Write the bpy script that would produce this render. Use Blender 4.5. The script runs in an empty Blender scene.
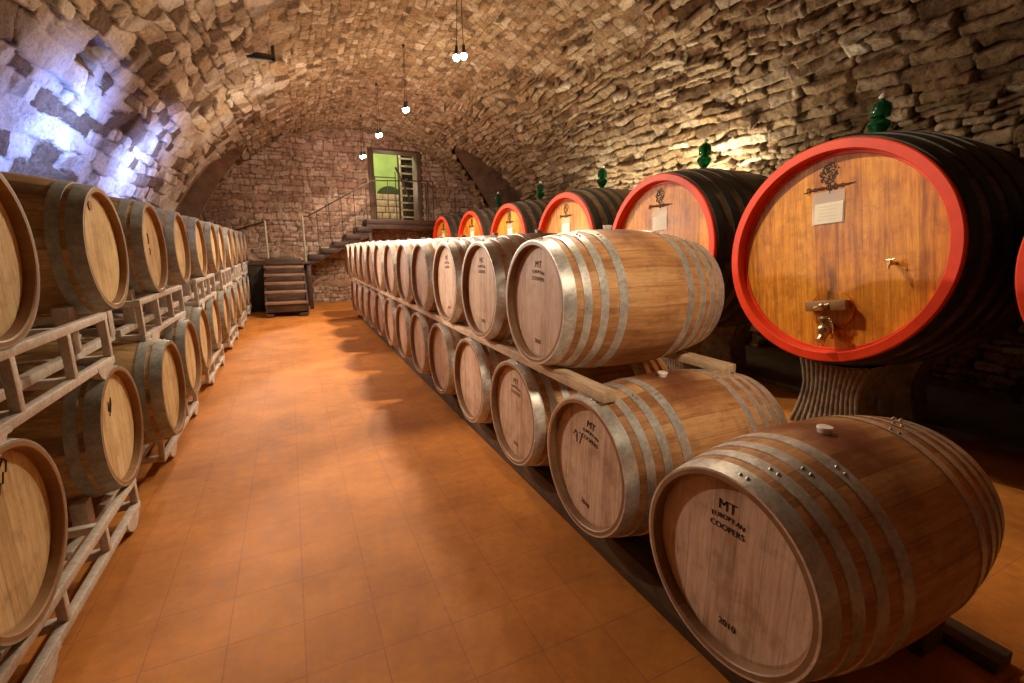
import bpy, bmesh, math, random
import numpy as np
from mathutils import Vector, Matrix, Euler

PI = math.pi
random.seed(7)
SC = bpy.context.scene
COL = SC.collection

# ------------------------------------------------------------------ materials
def new_mat(name):
    m = bpy.data.materials.new(name); m.use_nodes = True
    nt = m.node_tree
    return m, nt, nt.nodes['Principled BSDF']

def N(nt, t, **kw):
    n = nt.nodes.new(t)
    for k, v in kw.items():
        if k in n.inputs: n.inputs[k].default_value = v
        else: setattr(n, k, v)
    return n

def L(nt, a, b): nt.links.new(a, b)

def ramp(nt, fac, stops):
    r = nt.nodes.new('ShaderNodeValToRGB')
    el = r.color_ramp.elements
    while len(el) > 1: el.remove(el[-1])
    el[0].position, el[0].color = stops[0][0], (*stops[0][1], 1)
    for p, c in stops[1:]:
        e = el.new(p); e.color = (*c, 1)
    L(nt, fac, r.inputs['Fac']); return r.outputs['Color']

def mixc(nt, fac, a, b, mode='MIX'):
    n = nt.nodes.new('ShaderNodeMix'); n.data_type = 'RGBA'; n.blend_type = mode
    for sock, v in ((n.inputs[0], fac), (n.inputs[6], a), (n.inputs[7], b)):
        if hasattr(v, 'links'): L(nt, v, sock)
        elif isinstance(v, (int, float)): sock.default_value = v
        else: sock.default_value = (*v, 1)
    return n.outputs[2]

def mth(nt, op, a, b=None, c=None):
    n = nt.nodes.new('ShaderNodeMath'); n.operation = op
    for i, v in enumerate((a, b, c)):
        if v is None: continue
        if hasattr(v, 'links'): L(nt, v, n.inputs[i])
        else: n.inputs[i].default_value = v
    return n.outputs[0]

def noise(nt, vec, scale, detail=4, rough=.6):
    n = N(nt, 'ShaderNodeTexNoise'); n.inputs['Scale'].default_value = scale
    n.inputs['Detail'].default_value = detail; n.inputs['Roughness'].default_value = rough
    if vec is not None: L(nt, vec, n.inputs['Vector'])
    return n.outputs['Fac']

def mapping(nt, vec, scale=(1, 1, 1), loc=(0, 0, 0)):
    n = nt.nodes.new('ShaderNodeMapping'); n.inputs['Scale'].default_value = scale
    n.inputs['Location'].default_value = loc; L(nt, vec, n.inputs['Vector']); return n.outputs[0]

def bump(nt, bsdf, h, strength=.3, dist=.01):
    b = nt.nodes.new('ShaderNodeBump'); b.inputs['Strength'].default_value = strength
    b.inputs['Distance'].default_value = dist; L(nt, h, b.inputs['Height'])
    L(nt, b.outputs[0], bsdf.inputs['Normal'])

def plain(name, col, rough=.6, metal=0., var=.25, scale=9., bumps=.15):
    m, nt, b = new_mat(name)
    tc = N(nt, 'ShaderNodeTexCoord').outputs['Object']
    f = noise(nt, tc, scale, 5)
    dark = tuple(c * (1 - var) for c in col); lite = tuple(min(1, c * (1 + var)) for c in col)
    L(nt, ramp(nt, f, [(.3, dark), (.7, lite)]), b.inputs['Base Color'])
    b.inputs['Roughness'].default_value = rough; b.inputs['Metallic'].default_value = metal
    if bumps: bump(nt, b, noise(nt, tc, scale * 6, 3), bumps, .004)
    return m

def stone_mat(name, cols, joint, lime=None):
    """Rubble masonry: the mesh carries a tone per stone and a joint mask, the shader adds grain."""
    m, nt, b = new_mat(name)
    tone = N(nt, 'ShaderNodeAttribute', attribute_name='tone').outputs['Fac']
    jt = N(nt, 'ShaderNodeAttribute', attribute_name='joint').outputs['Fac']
    tc = N(nt, 'ShaderNodeTexCoord').outputs['Object']
    c = ramp(nt, tone, [(i / (len(cols) - 1), k) for i, k in enumerate(cols)])
    n1 = noise(nt, tc, 5, 7, .75); n2 = noise(nt, tc, 24, 6, .8); n3 = noise(nt, tc, 1.1, 3)
    c = mixc(nt, .85, c, ramp(nt, n1, [(.30, (.42, .36, .28)), (.5, (.98, .96, .92)), (.72, (1.45, 1.38, 1.25))]), 'MULTIPLY')
    c = mixc(nt, .8, c, ramp(nt, n2, [(.36, (.34, .29, .24)), (.47, (.95, .93, .9)), (.66, (1.35, 1.34, 1.3))]), 'MULTIPLY')
    c = mixc(nt, .7, c, ramp(nt, n3, [(.35, (.75, .66, .55)), (.65, (1.15, 1.13, 1.1))]), 'MULTIPLY')
    if lime:                                              # lime wash left on the stones
        lm = N(nt, 'ShaderNodeAttribute', attribute_name='lime').outputs['Fac']
        c = mixc(nt, lm, c, mixc(nt, .6, lime, ramp(nt, n2, [(.34, (.5, .46, .4)), (.5, (1, 1, 1))]), 'MULTIPLY'))
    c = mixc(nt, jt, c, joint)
    L(nt, c, b.inputs['Base Color']); b.inputs['Roughness'].default_value = .92
    b.inputs['Specular IOR Level'].default_value = .2
    h = mth(nt, 'ADD', mth(nt, 'MULTIPLY', n1, .7), mth(nt, 'MULTIPLY', n2, .5))
    bump(nt, b, h, 1., .045)
    return m

def wood_mat(name, c0, c1, c2, axis='X', staves=0, chime=None, rough=.5, grain=1., stain=None, planks=0., coat=0., var=1., streak=False):
    """Oak. axis: grain direction in object space; staves: number round the X axis; planks: plank width across Y."""
    m, nt, b = new_mat(name)
    tc = N(nt, 'ShaderNodeTexCoord').outputs['Object']
    info = N(nt, 'ShaderNodeObjectInfo').outputs['Random']
    sep = N(nt, 'ShaderNodeSeparateXYZ'); L(nt, tc, sep.inputs[0])
    X, Y, Z = sep.outputs
    if staves:
        ang = mth(nt, 'ARCTAN2', mth(nt, 'SUBTRACT', Z, .35), Y)
        t = mth(nt, 'MULTIPLY', mth(nt, 'ADD', ang, PI), staves / (2 * PI))
    elif planks:
        t = mth(nt, 'DIVIDE', mth(nt, 'ADD', Y if axis != 'Y' else X, 20.), planks)
    else:
        t = None
    sc = {'X': (1.5, 22, 22), 'Y': (22, 1.5, 22), 'Z': (22, 22, 1.5)}[axis]
    off = N(nt, 'ShaderNodeCombineXYZ'); L(nt, mth(nt, 'MULTIPLY', info, 37.), off.inputs[0]); L(nt, mth(nt, 'MULTIPLY', info, 17.), off.inputs[2])
    va = N(nt, 'ShaderNodeVectorMath', operation='ADD'); L(nt, tc, va.inputs[0]); L(nt, off.outputs[0], va.inputs[1])
    vec = va.outputs[0]
    g = noise(nt, mapping(nt, vec, sc), 1.6 * grain, 6, .65)
    g2 = noise(nt, mapping(nt, vec, tuple(s * 3.5 for s in sc)), 1.5 * grain, 4, .7)
    big = noise(nt, vec, 3.5, 4)
    f = mth(nt, 'ADD', mth(nt, 'MULTIPLY', g, .6), mth(nt, 'MULTIPLY', big, .4))
    edge = None
    if t is not None:
        fl = mth(nt, 'FLOOR', t); fr = mth(nt, 'FRACT', t)
        wn = N(nt, 'ShaderNodeTexWhiteNoise', noise_dimensions='2D')
        cb = N(nt, 'ShaderNodeCombineXYZ'); L(nt, fl, cb.inputs[0]); L(nt, info, cb.inputs[1]); L(nt, cb.outputs[0], wn.inputs['Vector'])
        f = mth(nt, 'ADD', f, mth(nt, 'MULTIPLY', mth(nt, 'SUBTRACT', wn.outputs['Value'], .5), .26 * var))
        d = mth(nt, 'MINIMUM', fr, mth(nt, 'SUBTRACT', 1., fr))
        edge = mth(nt, 'LESS_THAN', d, .022)
    c = ramp(nt, f, [(.36, c0), (.5, c1), (.64, c2)])
    c = mixc(nt, .55, c, ramp(nt, g2, [(.32, (.62, .57, .5)), (.6, (1.12, 1.1, 1.08))]), 'MULTIPLY')
    blot = noise(nt, vec, 9, 5, .7)
    c = mixc(nt, .6, c, ramp(nt, blot, [(.33, (.55, .48, .42)), (.5, (1, 1, 1))]), 'MULTIPLY')
    if edge is not None:
        c = mixc(nt, mth(nt, 'MULTIPLY', edge, .28), c, tuple(k * .25 for k in c0))
    if chime:                                             # darker brown end grain and croze beyond the heads
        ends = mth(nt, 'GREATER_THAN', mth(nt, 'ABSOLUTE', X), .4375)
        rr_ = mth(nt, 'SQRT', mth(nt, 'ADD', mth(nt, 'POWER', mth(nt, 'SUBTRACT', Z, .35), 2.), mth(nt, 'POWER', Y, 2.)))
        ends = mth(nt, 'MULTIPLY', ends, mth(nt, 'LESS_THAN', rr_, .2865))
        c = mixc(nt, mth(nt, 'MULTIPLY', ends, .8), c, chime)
    if stain:                                             # wine spilt round the bung
        dx = mth(nt, 'MULTIPLY', mth(nt, 'ADD', X, .03), 1.1); dy = mth(nt, 'MULTIPLY', Y, .8)
        rr = mth(nt, 'SQRT', mth(nt, 'ADD', mth(nt, 'MULTIPLY', dx, dx), mth(nt, 'MULTIPLY', dy, dy)))
        rr = mth(nt, 'ADD', rr, mth(nt, 'MULTIPLY', mth(nt, 'SUBTRACT', noise(nt, vec, 11, 5), .5), .16))
        up = mth(nt, 'GREATER_THAN', Z, .4)
        mr = N(nt, 'ShaderNodeMapRange'); L(nt, rr, mr.inputs[0])
        mr.inputs[1].default_value = .22; mr.inputs[2].default_value = .07; mr.inputs[3].default_value = 0; mr.inputs[4].default_value = .85
        c = mixc(nt, mth(nt, 'MULTIPLY', mr.outputs[0], up), c, stain)
    if streak:                                            # dark run above the hatch bolt
        zz = N(nt, 'ShaderNodeMapRange', interpolation_type='SMOOTHSTEP'); L(nt, mth(nt, 'ABSOLUTE', mth(nt, 'SUBTRACT', Z, .64)), zz.inputs[0])
        zz.inputs[1].default_value = .16; zz.inputs[2].default_value = .05
        yy = N(nt, 'ShaderNodeMapRange', interpolation_type='SMOOTHSTEP'); L(nt, mth(nt, 'ABSOLUTE', mth(nt, 'ADD', Y, mth(nt, 'MULTIPLY', mth(nt, 'SUBTRACT', big, .5), .08))), yy.inputs[0])
        yy.inputs[1].default_value = .034; yy.inputs[2].default_value = .008
        c = mixc(nt, mth(nt, 'MULTIPLY', mth(nt, 'MULTIPLY', zz.outputs[0], yy.outputs[0]), .75), c, (.07, .03, .012))
    L(nt, c, b.inputs['Base Color'])
    L(nt, mth(nt, 'ADD', rough - .1, mth(nt, 'MULTIPLY', g2, .22)), b.inputs['Roughness'])
    b.inputs['Coat Weight'].default_value = coat; b.inputs['Coat Roughness'].default_value = .25
    h = g2 if edge is None else mth(nt, 'SUBTRACT', mth(nt, 'MULTIPLY', g2, .35), edge)
    bump(nt, b, h, .25, .004)
    return m

def steel_mat(name, c0, c1, rough, metal=.85):
    m, nt, b = new_mat(name)
    tc = N(nt, 'ShaderNodeTexCoord').outputs['Object']
    f = noise(nt, tc, 14, 6, .7); g = noise(nt, tc, 60, 4, .7)
    c = ramp(nt, f, [(.32, c0), (.65, c1)])
    c = mixc(nt, .6, c, ramp(nt, g, [(.3, (.6, .57, .52)), (.62, (1.1, 1.1, 1.1))]), 'MULTIPLY')
    L(nt, c, b.inputs['Base Color']); b.inputs['Metallic'].default_value = metal
    L(nt, mth(nt, 'ADD', rough - .12, mth(nt, 'MULTIPLY', g, .3)), b.inputs['Roughness'])
    bump(nt, b, g, .12, .003)
    return m

def emit_mat(name, col, s):
    m, nt, b = new_mat(name)
    b.inputs['Base Color'].default_value = (*col, 1); b.inputs['Emission Color'].default_value = (*col, 1)
    b.inputs['Emission Strength'].default_value = s
    return m

def floor_mat():
    m, nt, b = new_mat('terracotta_tiles')
    tc = N(nt, 'ShaderNodeTexCoord').outputs['Object']
    br = N(nt, 'ShaderNodeTexBrick', offset=0., squash=1.)
    L(nt, mapping(nt, tc, (1, 1, 1), (.066, .063, 0)), br.inputs['Vector'])
    br.inputs['Scale'].default_value = 1.; br.inputs['Brick Width'].default_value = .25; br.inputs['Row Height'].default_value = .25
    br.inputs['Mortar Size'].default_value = .0028; br.inputs['Mortar Smooth'].default_value = .3; br.inputs['Bias'].default_value = 0.
    br.inputs['Color1'].default_value = (.53, .205, .038, 1); br.inputs['Color2'].default_value = (.51, .19, .034, 1)
    br.inputs['Mortar'].default_value = (.40, .155, .045, 1)
    n = noise(nt, tc, 2.2, 6, .65); n2 = noise(nt, tc, 17, 5, .7)
    c = mixc(nt, .75, br.outputs['Color'], ramp(nt, n, [(.3, (.62, .55, .46)), (.65, (1.2, 1.2, 1.2))]), 'MULTIPLY')
    c = mixc(nt, .5, c, ramp(nt, n2, [(.3, (.7, .64, .56)), (.6, (1.1, 1.1, 1.1))]), 'MULTIPLY')
    n4 = noise(nt, mapping(nt, tc, (1, 1, 1), (5, 3, 0)), 3.5, 5, .7)
    scuff = N(nt, 'ShaderNodeMapRange'); L(nt, n4, scuff.inputs[0]); scuff.inputs[1].default_value = .62; scuff.inputs[2].default_value = .8; scuff.inputs[4].default_value = .12
    c = mixc(nt, scuff.outputs[0], c, (.55, .33, .17))
    L(nt, c, b.inputs['Base Color'])
    L(nt, mth(nt, 'ADD', .52, mth(nt, 'MULTIPLY', n2, .3)), b.inputs['Roughness'])
    b.inputs['Specular IOR Level'].default_value = .25
    h = mth(nt, 'ADD', mth(nt, 'MULTIPLY', br.outputs['Fac'], -1.), mth(nt, 'MULTIPLY', n2, .25))
    bump(nt, b, h, .2, .003)
    return m

M = {}
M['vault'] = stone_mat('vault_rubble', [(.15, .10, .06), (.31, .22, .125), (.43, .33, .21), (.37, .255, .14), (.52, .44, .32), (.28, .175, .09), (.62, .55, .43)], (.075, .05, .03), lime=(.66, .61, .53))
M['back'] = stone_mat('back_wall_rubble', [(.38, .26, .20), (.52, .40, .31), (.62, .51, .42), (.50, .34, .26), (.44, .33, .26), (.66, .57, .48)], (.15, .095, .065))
M['niche'] = plain('niche_plaster', (.27, .165, .10), .9, 0, .4, 4, .5)
M['floor'] = floor_mat()
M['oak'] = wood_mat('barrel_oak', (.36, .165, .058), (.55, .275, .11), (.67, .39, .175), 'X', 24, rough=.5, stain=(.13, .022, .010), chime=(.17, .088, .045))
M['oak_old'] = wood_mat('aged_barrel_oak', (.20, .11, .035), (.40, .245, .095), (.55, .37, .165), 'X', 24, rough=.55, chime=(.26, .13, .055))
M['head'] = wood_mat('head_oak', (.44, .27, .17), (.60, .41, .28), (.70, .51, .37), 'Z', 0, rough=.6, planks=.085, var=.5)
M['head_old'] = wood_mat('aged_head_oak', (.50, .335, .15), (.68, .50, .255), (.78, .61, .35), 'Z', 0, rough=.6, planks=.085, var=.6)
M['hoop'] = steel_mat('galvanised_hoop', (.48, .465, .43), (.80, .78, .74), .38, .5)
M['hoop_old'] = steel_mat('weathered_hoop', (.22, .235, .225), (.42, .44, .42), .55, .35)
M['rivet'] = steel_mat('rivet_steel', (.4, .39, .37), (.6, .59, .57), .35)
M['silicone'] = plain('silicone_bung', (.86, .82, .74), .45, 0, .1)
M['cork'] = plain('cork_bung', (.30, .17, .07), .8)
M['ink'] = plain('stamp_ink', (.035, .022, .016), .8, 0, .3, 40, 0)
M['faded'] = plain('faded_ink', (.17, .10, .065), .8, 0, .3, 40, 0)
M['rack'] = steel_mat('painted_rack_steel', (.52, .46, .41), (.72, .66, .60), .5, .15)
M['timber'] = wood_mat('pale_timber', (.46, .31, .17), (.64, .48, .31), (.74, .59, .42), 'Y', 0, rough=.65)
M['timber_dark'] = wood_mat('dark_timber', (.05, .028, .015), (.10, .06, .032), (.16, .10, .055), 'Y', 0, rough=.7)
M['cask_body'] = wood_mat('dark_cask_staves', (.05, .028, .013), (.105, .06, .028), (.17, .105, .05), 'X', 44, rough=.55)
M['cask_head'] = wood_mat('varnished_cask_head', (.33, .10, .008), (.62, .235, .018), (.80, .365, .042), 'Z', 0, rough=.40, planks=.15, coat=.12, var=.8, streak=True)
M['iron'] = steel_mat('black_iron', (.022, .021, .019), (.06, .055, .05), .5, .5)
M['red'] = plain('red_paint', (.72, .045, .009), .45, 0, .15, 6, .1)
M['brass'] = steel_mat('tarnished_brass', (.42, .33, .19), (.68, .58, .40), .28, .95)
M['paper'] = plain('paper', (.82, .78, .68), .8, 0, .05, 5, 0)
M['pencil'] = plain('pencil_lines', (.62, .56, .47), .8, 0, .2, 30, 0)
M['pedestal'] = plain('weathered_concrete', (.20, .178, .148), .95, 0, .45, 14, .8)
M['kerb'] = plain('concrete_kerb', (.17, .15, .13), .9, 0, .3, 5, .4)
M['stair'] = wood_mat('dark_stair_wood', (.03, .016, .01), (.06, .032, .02), (.11, .06, .036), 'X', 0, rough=.5)
M['tread'] = wood_mat('worn_tread_wood', (.19, .10, .06), (.29, .17, .105), (.38, .24, .16), 'X', 0, rough=.6)
M['rail'] = steel_mat('rusty_railing', (.045, .03, .02), (.10, .07, .045), .6, .5)
M['post'] = steel_mat('pale_railing_post', (.34, .33, .24), (.5, .49, .38), .5, .4)
M['doorwood'] = wood_mat('door_frame_wood', (.06, .032, .02), (.12, .07, .045), (.18, .11, .07), 'Z', 0, rough=.6)
M['green'] = plain('green_limewash', (.46, .60, .20), .9, 0, .12, 3, .2)
M['brickpale'] = plain('pale_block', (.52, .40, .27), .9, 0, .3, 8, .4)
M['bottle'] = plain('dark_bottle_glass', (.02, .03, .018), .15, 0, .3, 20, 0)
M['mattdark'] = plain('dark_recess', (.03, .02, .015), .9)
M['wire'] = plain('black_wire', (.02, .017, .015), .5)
M['bulb'] = emit_mat('lit_bulb', (1., .90, .80), 90.)
M['whitepl'] = plain('white_plaster', (.66, .55, .44), .9, 0, .1, 3, .2)

def glass_mat():
    m, nt, b = new_mat('green_glass')
    b.inputs['Base Color'].default_value = (.03, .34, .13, 1); b.inputs['Roughness'].default_value = .04
    b.inputs['Transmission Weight'].default_value = .9; b.inputs['IOR'].default_value = 1.45
    return m
M['glass'] = glass_mat()
def clear_mat():
    m, nt, b = new_mat('clear_sleeve')
    b.inputs['Base Color'].default_value = (.8, .74, .62, 1); b.inputs['Roughness'].default_value = .18; b.inputs['Alpha'].default_value = .35
    return m
M['sleeve'] = clear_mat()

# ------------------------------------------------------------------ helpers
class MB:
    """Collects shapes in one bmesh, then links them as one mesh object."""
    def __init__(self): self.bm = bmesh.new()
    def box(self, a, b, bev=0.):
        g = bmesh.ops.create_cube(self.bm, size=1.)
        c = [(p + q) / 2 for p, q in zip(a, b)]; s = [abs(q - p) for p, q in zip(a, b)]
        for v in g['verts']: v.co = Vector((c[i] + v.co[i] * s[i] for i in range(3)))
        if bev:
            es = list({e for v in g['verts'] for e in v.link_edges})
            bmesh.ops.bevel(self.bm, geom=es, offset=bev, segments=2, affect='EDGES', profile=.5)
        return self
    def obox(self, p, q, w, h, bev=0.):
        """box beam from p to q, width w (level), height h"""
        p, q = Vector(p), Vector(q); d = (q - p); ln = d.length; d.normalize()
        side = d.cross(Vector((0, 0, 1)))
        if side.length < 1e-4: side = Vector((1, 0, 0))
        side.normalize(); up = side.cross(d)
        g = bmesh.ops.create_cube(self.bm, size=1.)
        mid = (p + q) / 2
        for v in g['verts']: v.co = mid + d * (v.co.x * ln) + side * (v.co.y * w) + up * (v.co.z * h)
        if bev:
            es = list({e for v in g['verts'] for e in v.link_edges})
            bmesh.ops.bevel(self.bm, geom=es, offset=bev, segments=2, affect='EDGES', profile=.5)
        return self
    def tube(self, pts, r, seg=8, cap=True):
        pts = [Vector(p) for p in pts]; rings = []
        rs = r if isinstance(r, (list, tuple)) else [r] * len(pts)
        ref = None
        for i, p in enumerate(pts):
            d = (pts[min(i + 1, len(pts) - 1)] - pts[max(i - 1, 0)]).normalized()
            if ref is None: ref = d.orthogonal().normalized()
            ref = (ref - d * ref.dot(d)).normalized(); o = d.cross(ref)
            rings.append([self.bm.verts.new(p + (ref * math.cos(2 * PI * k / seg) + o * math.sin(2 * PI * k / seg)) * rs[i]) for k in range(seg)])
        for a, b in zip(rings, rings[1:]):
            for k in range(seg): self.bm.faces.new((a[k], a[(k + 1) % seg], b[(k + 1) % seg], b[k]))
        if cap:
            self.bm.faces.new(rings[0][::-1]); self.bm.faces.new(rings[-1])
        return self
    def lathe(self, prof, seg=64, axis='X', c=(0, 0, 0), closed=False):
        """prof: (along, radius) pairs"""
        c = Vector(c); rings = []
        for a, r in prof:
            ring = []
            for k in range(seg):
                t = 2 * PI * k / seg; u, w = r * math.cos(t), r * math.sin(t)
                ring.append(self.bm.verts.new(c + (Vector((a, u, w)) if axis == 'X' else Vector((u, w, a)) if axis == 'Z' else Vector((w, a, u)))))
            rings.append(ring)
        prs = list(zip(rings, rings[1:])) + ([(rings[-1], rings[0])] if closed else [])
        for a, b in prs:
            for k in range(seg): self.bm.faces.new((a[k], a[(k + 1) % seg], b[(k + 1) % seg], b[k]))
        return self, rings
    def disc(self, r, x, seg=64, c=(0, 0, 0), flip=False):
        vs = [self.bm.verts.new(Vector(c) + Vector((x, r * math.cos(2 * PI * k / seg), r * math.sin(2 * PI * k / seg)))) for k in range(seg)]
        self.bm.faces.new(vs[::-1] if flip else vs); return self
    def ball(self, c, r, s=(1, 1, 1), seg=16):
        g = bmesh.ops.create_uvsphere(self.bm, u_segments=seg, v_segments=seg // 2 + 2, radius=r)
        for v in g['verts']: v.co = Vector(c) + Vector(v.co[i] * s[i] for i in range(3))
        return self
    def prism(self, pts, d):
        """closed outline pts, extruded by vector d"""
        d = Vector(d); a = [self.bm.verts.new(p) for p in pts]; b = [self.bm.verts.new(Vector(p) + d) for p in pts]
        self.bm.faces.new(a[::-1]); self.bm.faces.new(b)
        for k in range(len(a)): self.bm.faces.new((a[k], a[(k + 1) % len(a)], b[(k + 1) % len(a)], b[k]))
        return self
    def build(self, name, mat, parent=None, smooth=True, angle=40, **props):
        bmesh.ops.recalc_face_normals(self.bm, faces=self.bm.faces)
        me = bpy.data.meshes.new(name); self.bm.to_mesh(me); self.bm.free()
        me.materials.append(mat)
        if smooth:
            me.shade_smooth(); me.set_sharp_from_angle(angle=math.radians(angle))
        o = bpy.data.objects.new(name, me); COL.objects.link(o)
        if parent: o.parent = parent
        for k, v in props.items(): o[k] = v
        return o

def tag(o, label, cat, group=None):
    o['label'] = label; o['category'] = cat
    if group: o['group'] = group
    return o

def empty(name, loc, rz=0.):
    o = bpy.data.objects.new(name, None); COL.objects.link(o); o.location = loc; o.rotation_euler = (0, 0, rz)
    o.empty_display_size = .1
    return o

def kids(o): return [c for c in bpy.data.objects if c.parent == o]

def copy_tree(o, parent=None, memo=None):
    c = o.copy(); COL.objects.link(c); c.parent = parent
    for ch in TREE.get(o.name, kids(o)): copy_tree(ch, c)
    return c
TREE = {}
def remember(o):
    TREE[o.name] = kids(o)
    for c in TREE[o.name]: remember(c)

def structure(o): o['kind'] = 'structure'; return o

# ------------------------------------------------------------------ masonry
_T = np.random.default_rng(11).random((256, 256))
def vnoise(x, y):
    xi = np.floor(x).astype(int); yi = np.floor(y).astype(int); fx = x - xi; fy = y - yi
    fx = fx * fx * (3 - 2 * fx); fy = fy * fy * (3 - 2 * fy)
    g = lambda a, b: _T[a & 255, b & 255]
    return (g(xi, yi) * (1 - fx) + g(xi + 1, yi) * fx) * (1 - fy) + (g(xi, yi + 1) * (1 - fx) + g(xi + 1, yi + 1) * fx) * fy
def fbm(x, y, o=4):
    s = 0; a = .5
    for k in range(o): s = s + a * (vnoise(x * 2 ** k + 17.3 * k, y * 2 ** k + 5.1 * k) - .5); a *= .5
    return s

def masonry(u, v, hrow, lens, seed, depth, warp=.05, joint=.018):
    """u along the courses, v across them (metres). hrow(v) gives the course height there.
    Returns height toward the room, tone per stone, joint mask."""
    rng = np.random.default_rng(seed)
    uw = u + warp * 2 * fbm(u * 1.7 + 3, v * 2.3, 3) + .5 * warp * fbm(u * 7, v * 7 + 9, 2)
    vw = v + warp * 2.4 * fbm(u * 1.1 + 31, v * 1.6 + 7, 3) + .6 * warp * fbm(u * 6 + 2, v * 8, 2)
    lo, hi = v.min() - .5, v.max() + .5
    edges = [lo]
    while edges[-1] < hi: edges.append(edges[-1] + hrow(edges[-1]) * rng.uniform(.65, 1.4))
    edges = np.array(edges); row = np.clip(np.searchsorted(edges, vw) - 1, 0, len(edges) - 2)
    dv = np.minimum(vw - edges[row], edges[row + 1] - vw)
    du = np.empty_like(dv); tone = np.empty_like(dv); hgt = np.empty_like(dv); tx = np.empty_like(dv)
    for r in range(len(edges) - 1):
        mk = row == r
        if not mk.any(): continue
        h = edges[r + 1] - edges[r]
        us = [u.min() - 1 - rng.random() * .4]
        while us[-1] < u.max() + 1: us.append(us[-1] + h * rng.uniform(*lens))
        us = np.array(us); k = np.clip(np.searchsorted(us, uw[mk]) - 1, 0, len(us) - 2)
        a, b = us[k], us[k + 1]
        du[mk] = np.minimum(uw[mk] - a, b - uw[mk])
        tt = rng.random(len(us)); hh = rng.random(len(us)); ti = rng.uniform(-1, 1, (len(us), 2))
        tone[mk] = tt[k]; hgt[mk] = hh[k]
        tx[mk] = ti[k, 0] * (uw[mk] - (a + b) / 2) * .2 + ti[k, 1] * (vw[mk] - (edges[r] + edges[r + 1]) / 2) * .4
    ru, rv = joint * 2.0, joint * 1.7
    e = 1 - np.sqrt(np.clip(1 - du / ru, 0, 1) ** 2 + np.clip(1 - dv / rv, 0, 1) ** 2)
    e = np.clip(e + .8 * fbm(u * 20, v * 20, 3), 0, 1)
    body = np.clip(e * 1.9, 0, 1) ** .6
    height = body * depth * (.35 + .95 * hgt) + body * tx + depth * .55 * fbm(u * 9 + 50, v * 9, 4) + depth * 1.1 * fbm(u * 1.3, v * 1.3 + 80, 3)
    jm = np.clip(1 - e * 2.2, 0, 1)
    return height, tone, jm

def grid_object(name, P, mat, keep=None, attrs=None, smooth=True):
    """P: (n, m, 3) points. keep: (n-1, m-1) mask of faces."""
    n, m = P.shape[:2]
    idx = np.arange(n * m).reshape(n, m)
    q = np.stack([idx[:-1, :-1], idx[1:, :-1], idx[1:, 1:], idx[:-1, 1:]], -1)
    q = q[keep] if keep is not None else q.reshape(-1, 4)
    used = np.zeros(n * m, bool); used[q.ravel()] = True
    remap = np.cumsum(used) - 1; q = remap[q]; co = P.reshape(-1, 3)[used]
    me = bpy.data.meshes.new(name)
    me.vertices.add(len(co)); me.vertices.foreach_set('co', co.astype(np.float32).ravel())
    me.loops.add(q.size); me.loops.foreach_set('vertex_index', q.astype(np.int32).ravel())
    me.polygons.add(len(q)); me.polygons.foreach_set('loop_start', (np.arange(len(q)) * 4).astype(np.int32))
    me.update(calc_edges=True); me.validate()
    for k, a in (attrs or {}).items():
        at = me.attributes.new(k, 'FLOAT', 'POINT'); at.data.foreach_set('value', a.ravel()[used].astype(np.float32))
    me.materials.append(mat)
    if smooth: me.shade_smooth()
    o = bpy.data.objects.new(name, me); COL.objects.link(o)
    return o

# ------------------------------------------------------------------ the setting
XC, ZC, R = 1.78, .30, 3.88           # axis and radius of the barrel vault
YB, YF = 12.65, -2.2                  # back wall, and the wall behind the viewer
ys = [YF]
while ys[-1] < YB:
    d = math.sqrt(ys[-1] ** 2 + 9) if ys[-1] > 0 else 9
    ys.append(ys[-1] + (.09 if ys[-1] < .6 else max(.0145, .003 * d)))
ys = np.array(ys[:-1] + [YB + .1])
th = np.linspace(-.09, PI + .09, 1000)
Yg, Tg = np.meshgrid(ys, th, indexing='ij')
Sg = Tg * R
# three kinds of masonry: big slabs low on the left, small blocks in the crown, ragged long courses on the right
Hl, Tl, Jl = masonry(Yg, Sg, lambda v: .155, (.9, 2.6), 3, .038, .12, .018)
Hc, Tc, Jc = masonry(Yg, Sg, lambda v: .105, (.9, 1.9), 8, .026, .045, .011)
Hr, Tr, Jr = masonry(Yg, Sg, lambda v: .098, (1.2, 4.4), 12, .082, .11, .015)
mud = np.clip((fbm(Yg * 1.6 + 3, Sg * 1.6, 4) + .12) * 5, 0, 1)           # lime smeared over joints on the left
zl = np.clip((1.22 - Tg + .9 * fbm(Yg * 1.3, Sg * 1.3 + 4, 3)) * 7, 0, 1)
zr = np.clip((Tg - 1.95 + .7 * fbm(Yg * 1.3 + 9, Sg * 1.3, 3)) * 7, 0, 1)
zc_ = 1 - np.maximum(zl, zr)
dark = Tl < .14
LM = np.where((zl > .3) & ~dark, np.clip(mud * .7 + .3, 0, 1) * np.clip(.62 + .5 * (Tl - .5) + 1.8 * fbm(Yg * 4, Sg * 4, 4), 0, .95), 0) * np.clip((1.15 - Tg + .5 * fbm(Yg * 2, Sg * 2, 3)) * 4, 0, 1)
Tl = np.where(dark, Tl * .3, Tl)
H = np.where(zl > .5, Hl * (1 - .7 * mud), np.where(zr > .5, Hr, Hc))
TO = np.where(zl > .5, np.clip((Tl - .5) * 1.5 + .5, 0, 1), np.where(zr > .5, Tr, Tc))
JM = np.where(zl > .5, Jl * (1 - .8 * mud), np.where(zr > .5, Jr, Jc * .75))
del Hl, Tl, Jl, Hc, Tc, Jc, Hr, Tr, Jr, mud, zl, zr, zc_
H = H + .012 * fbm(Yg * 26, Sg * 26, 3)
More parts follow.
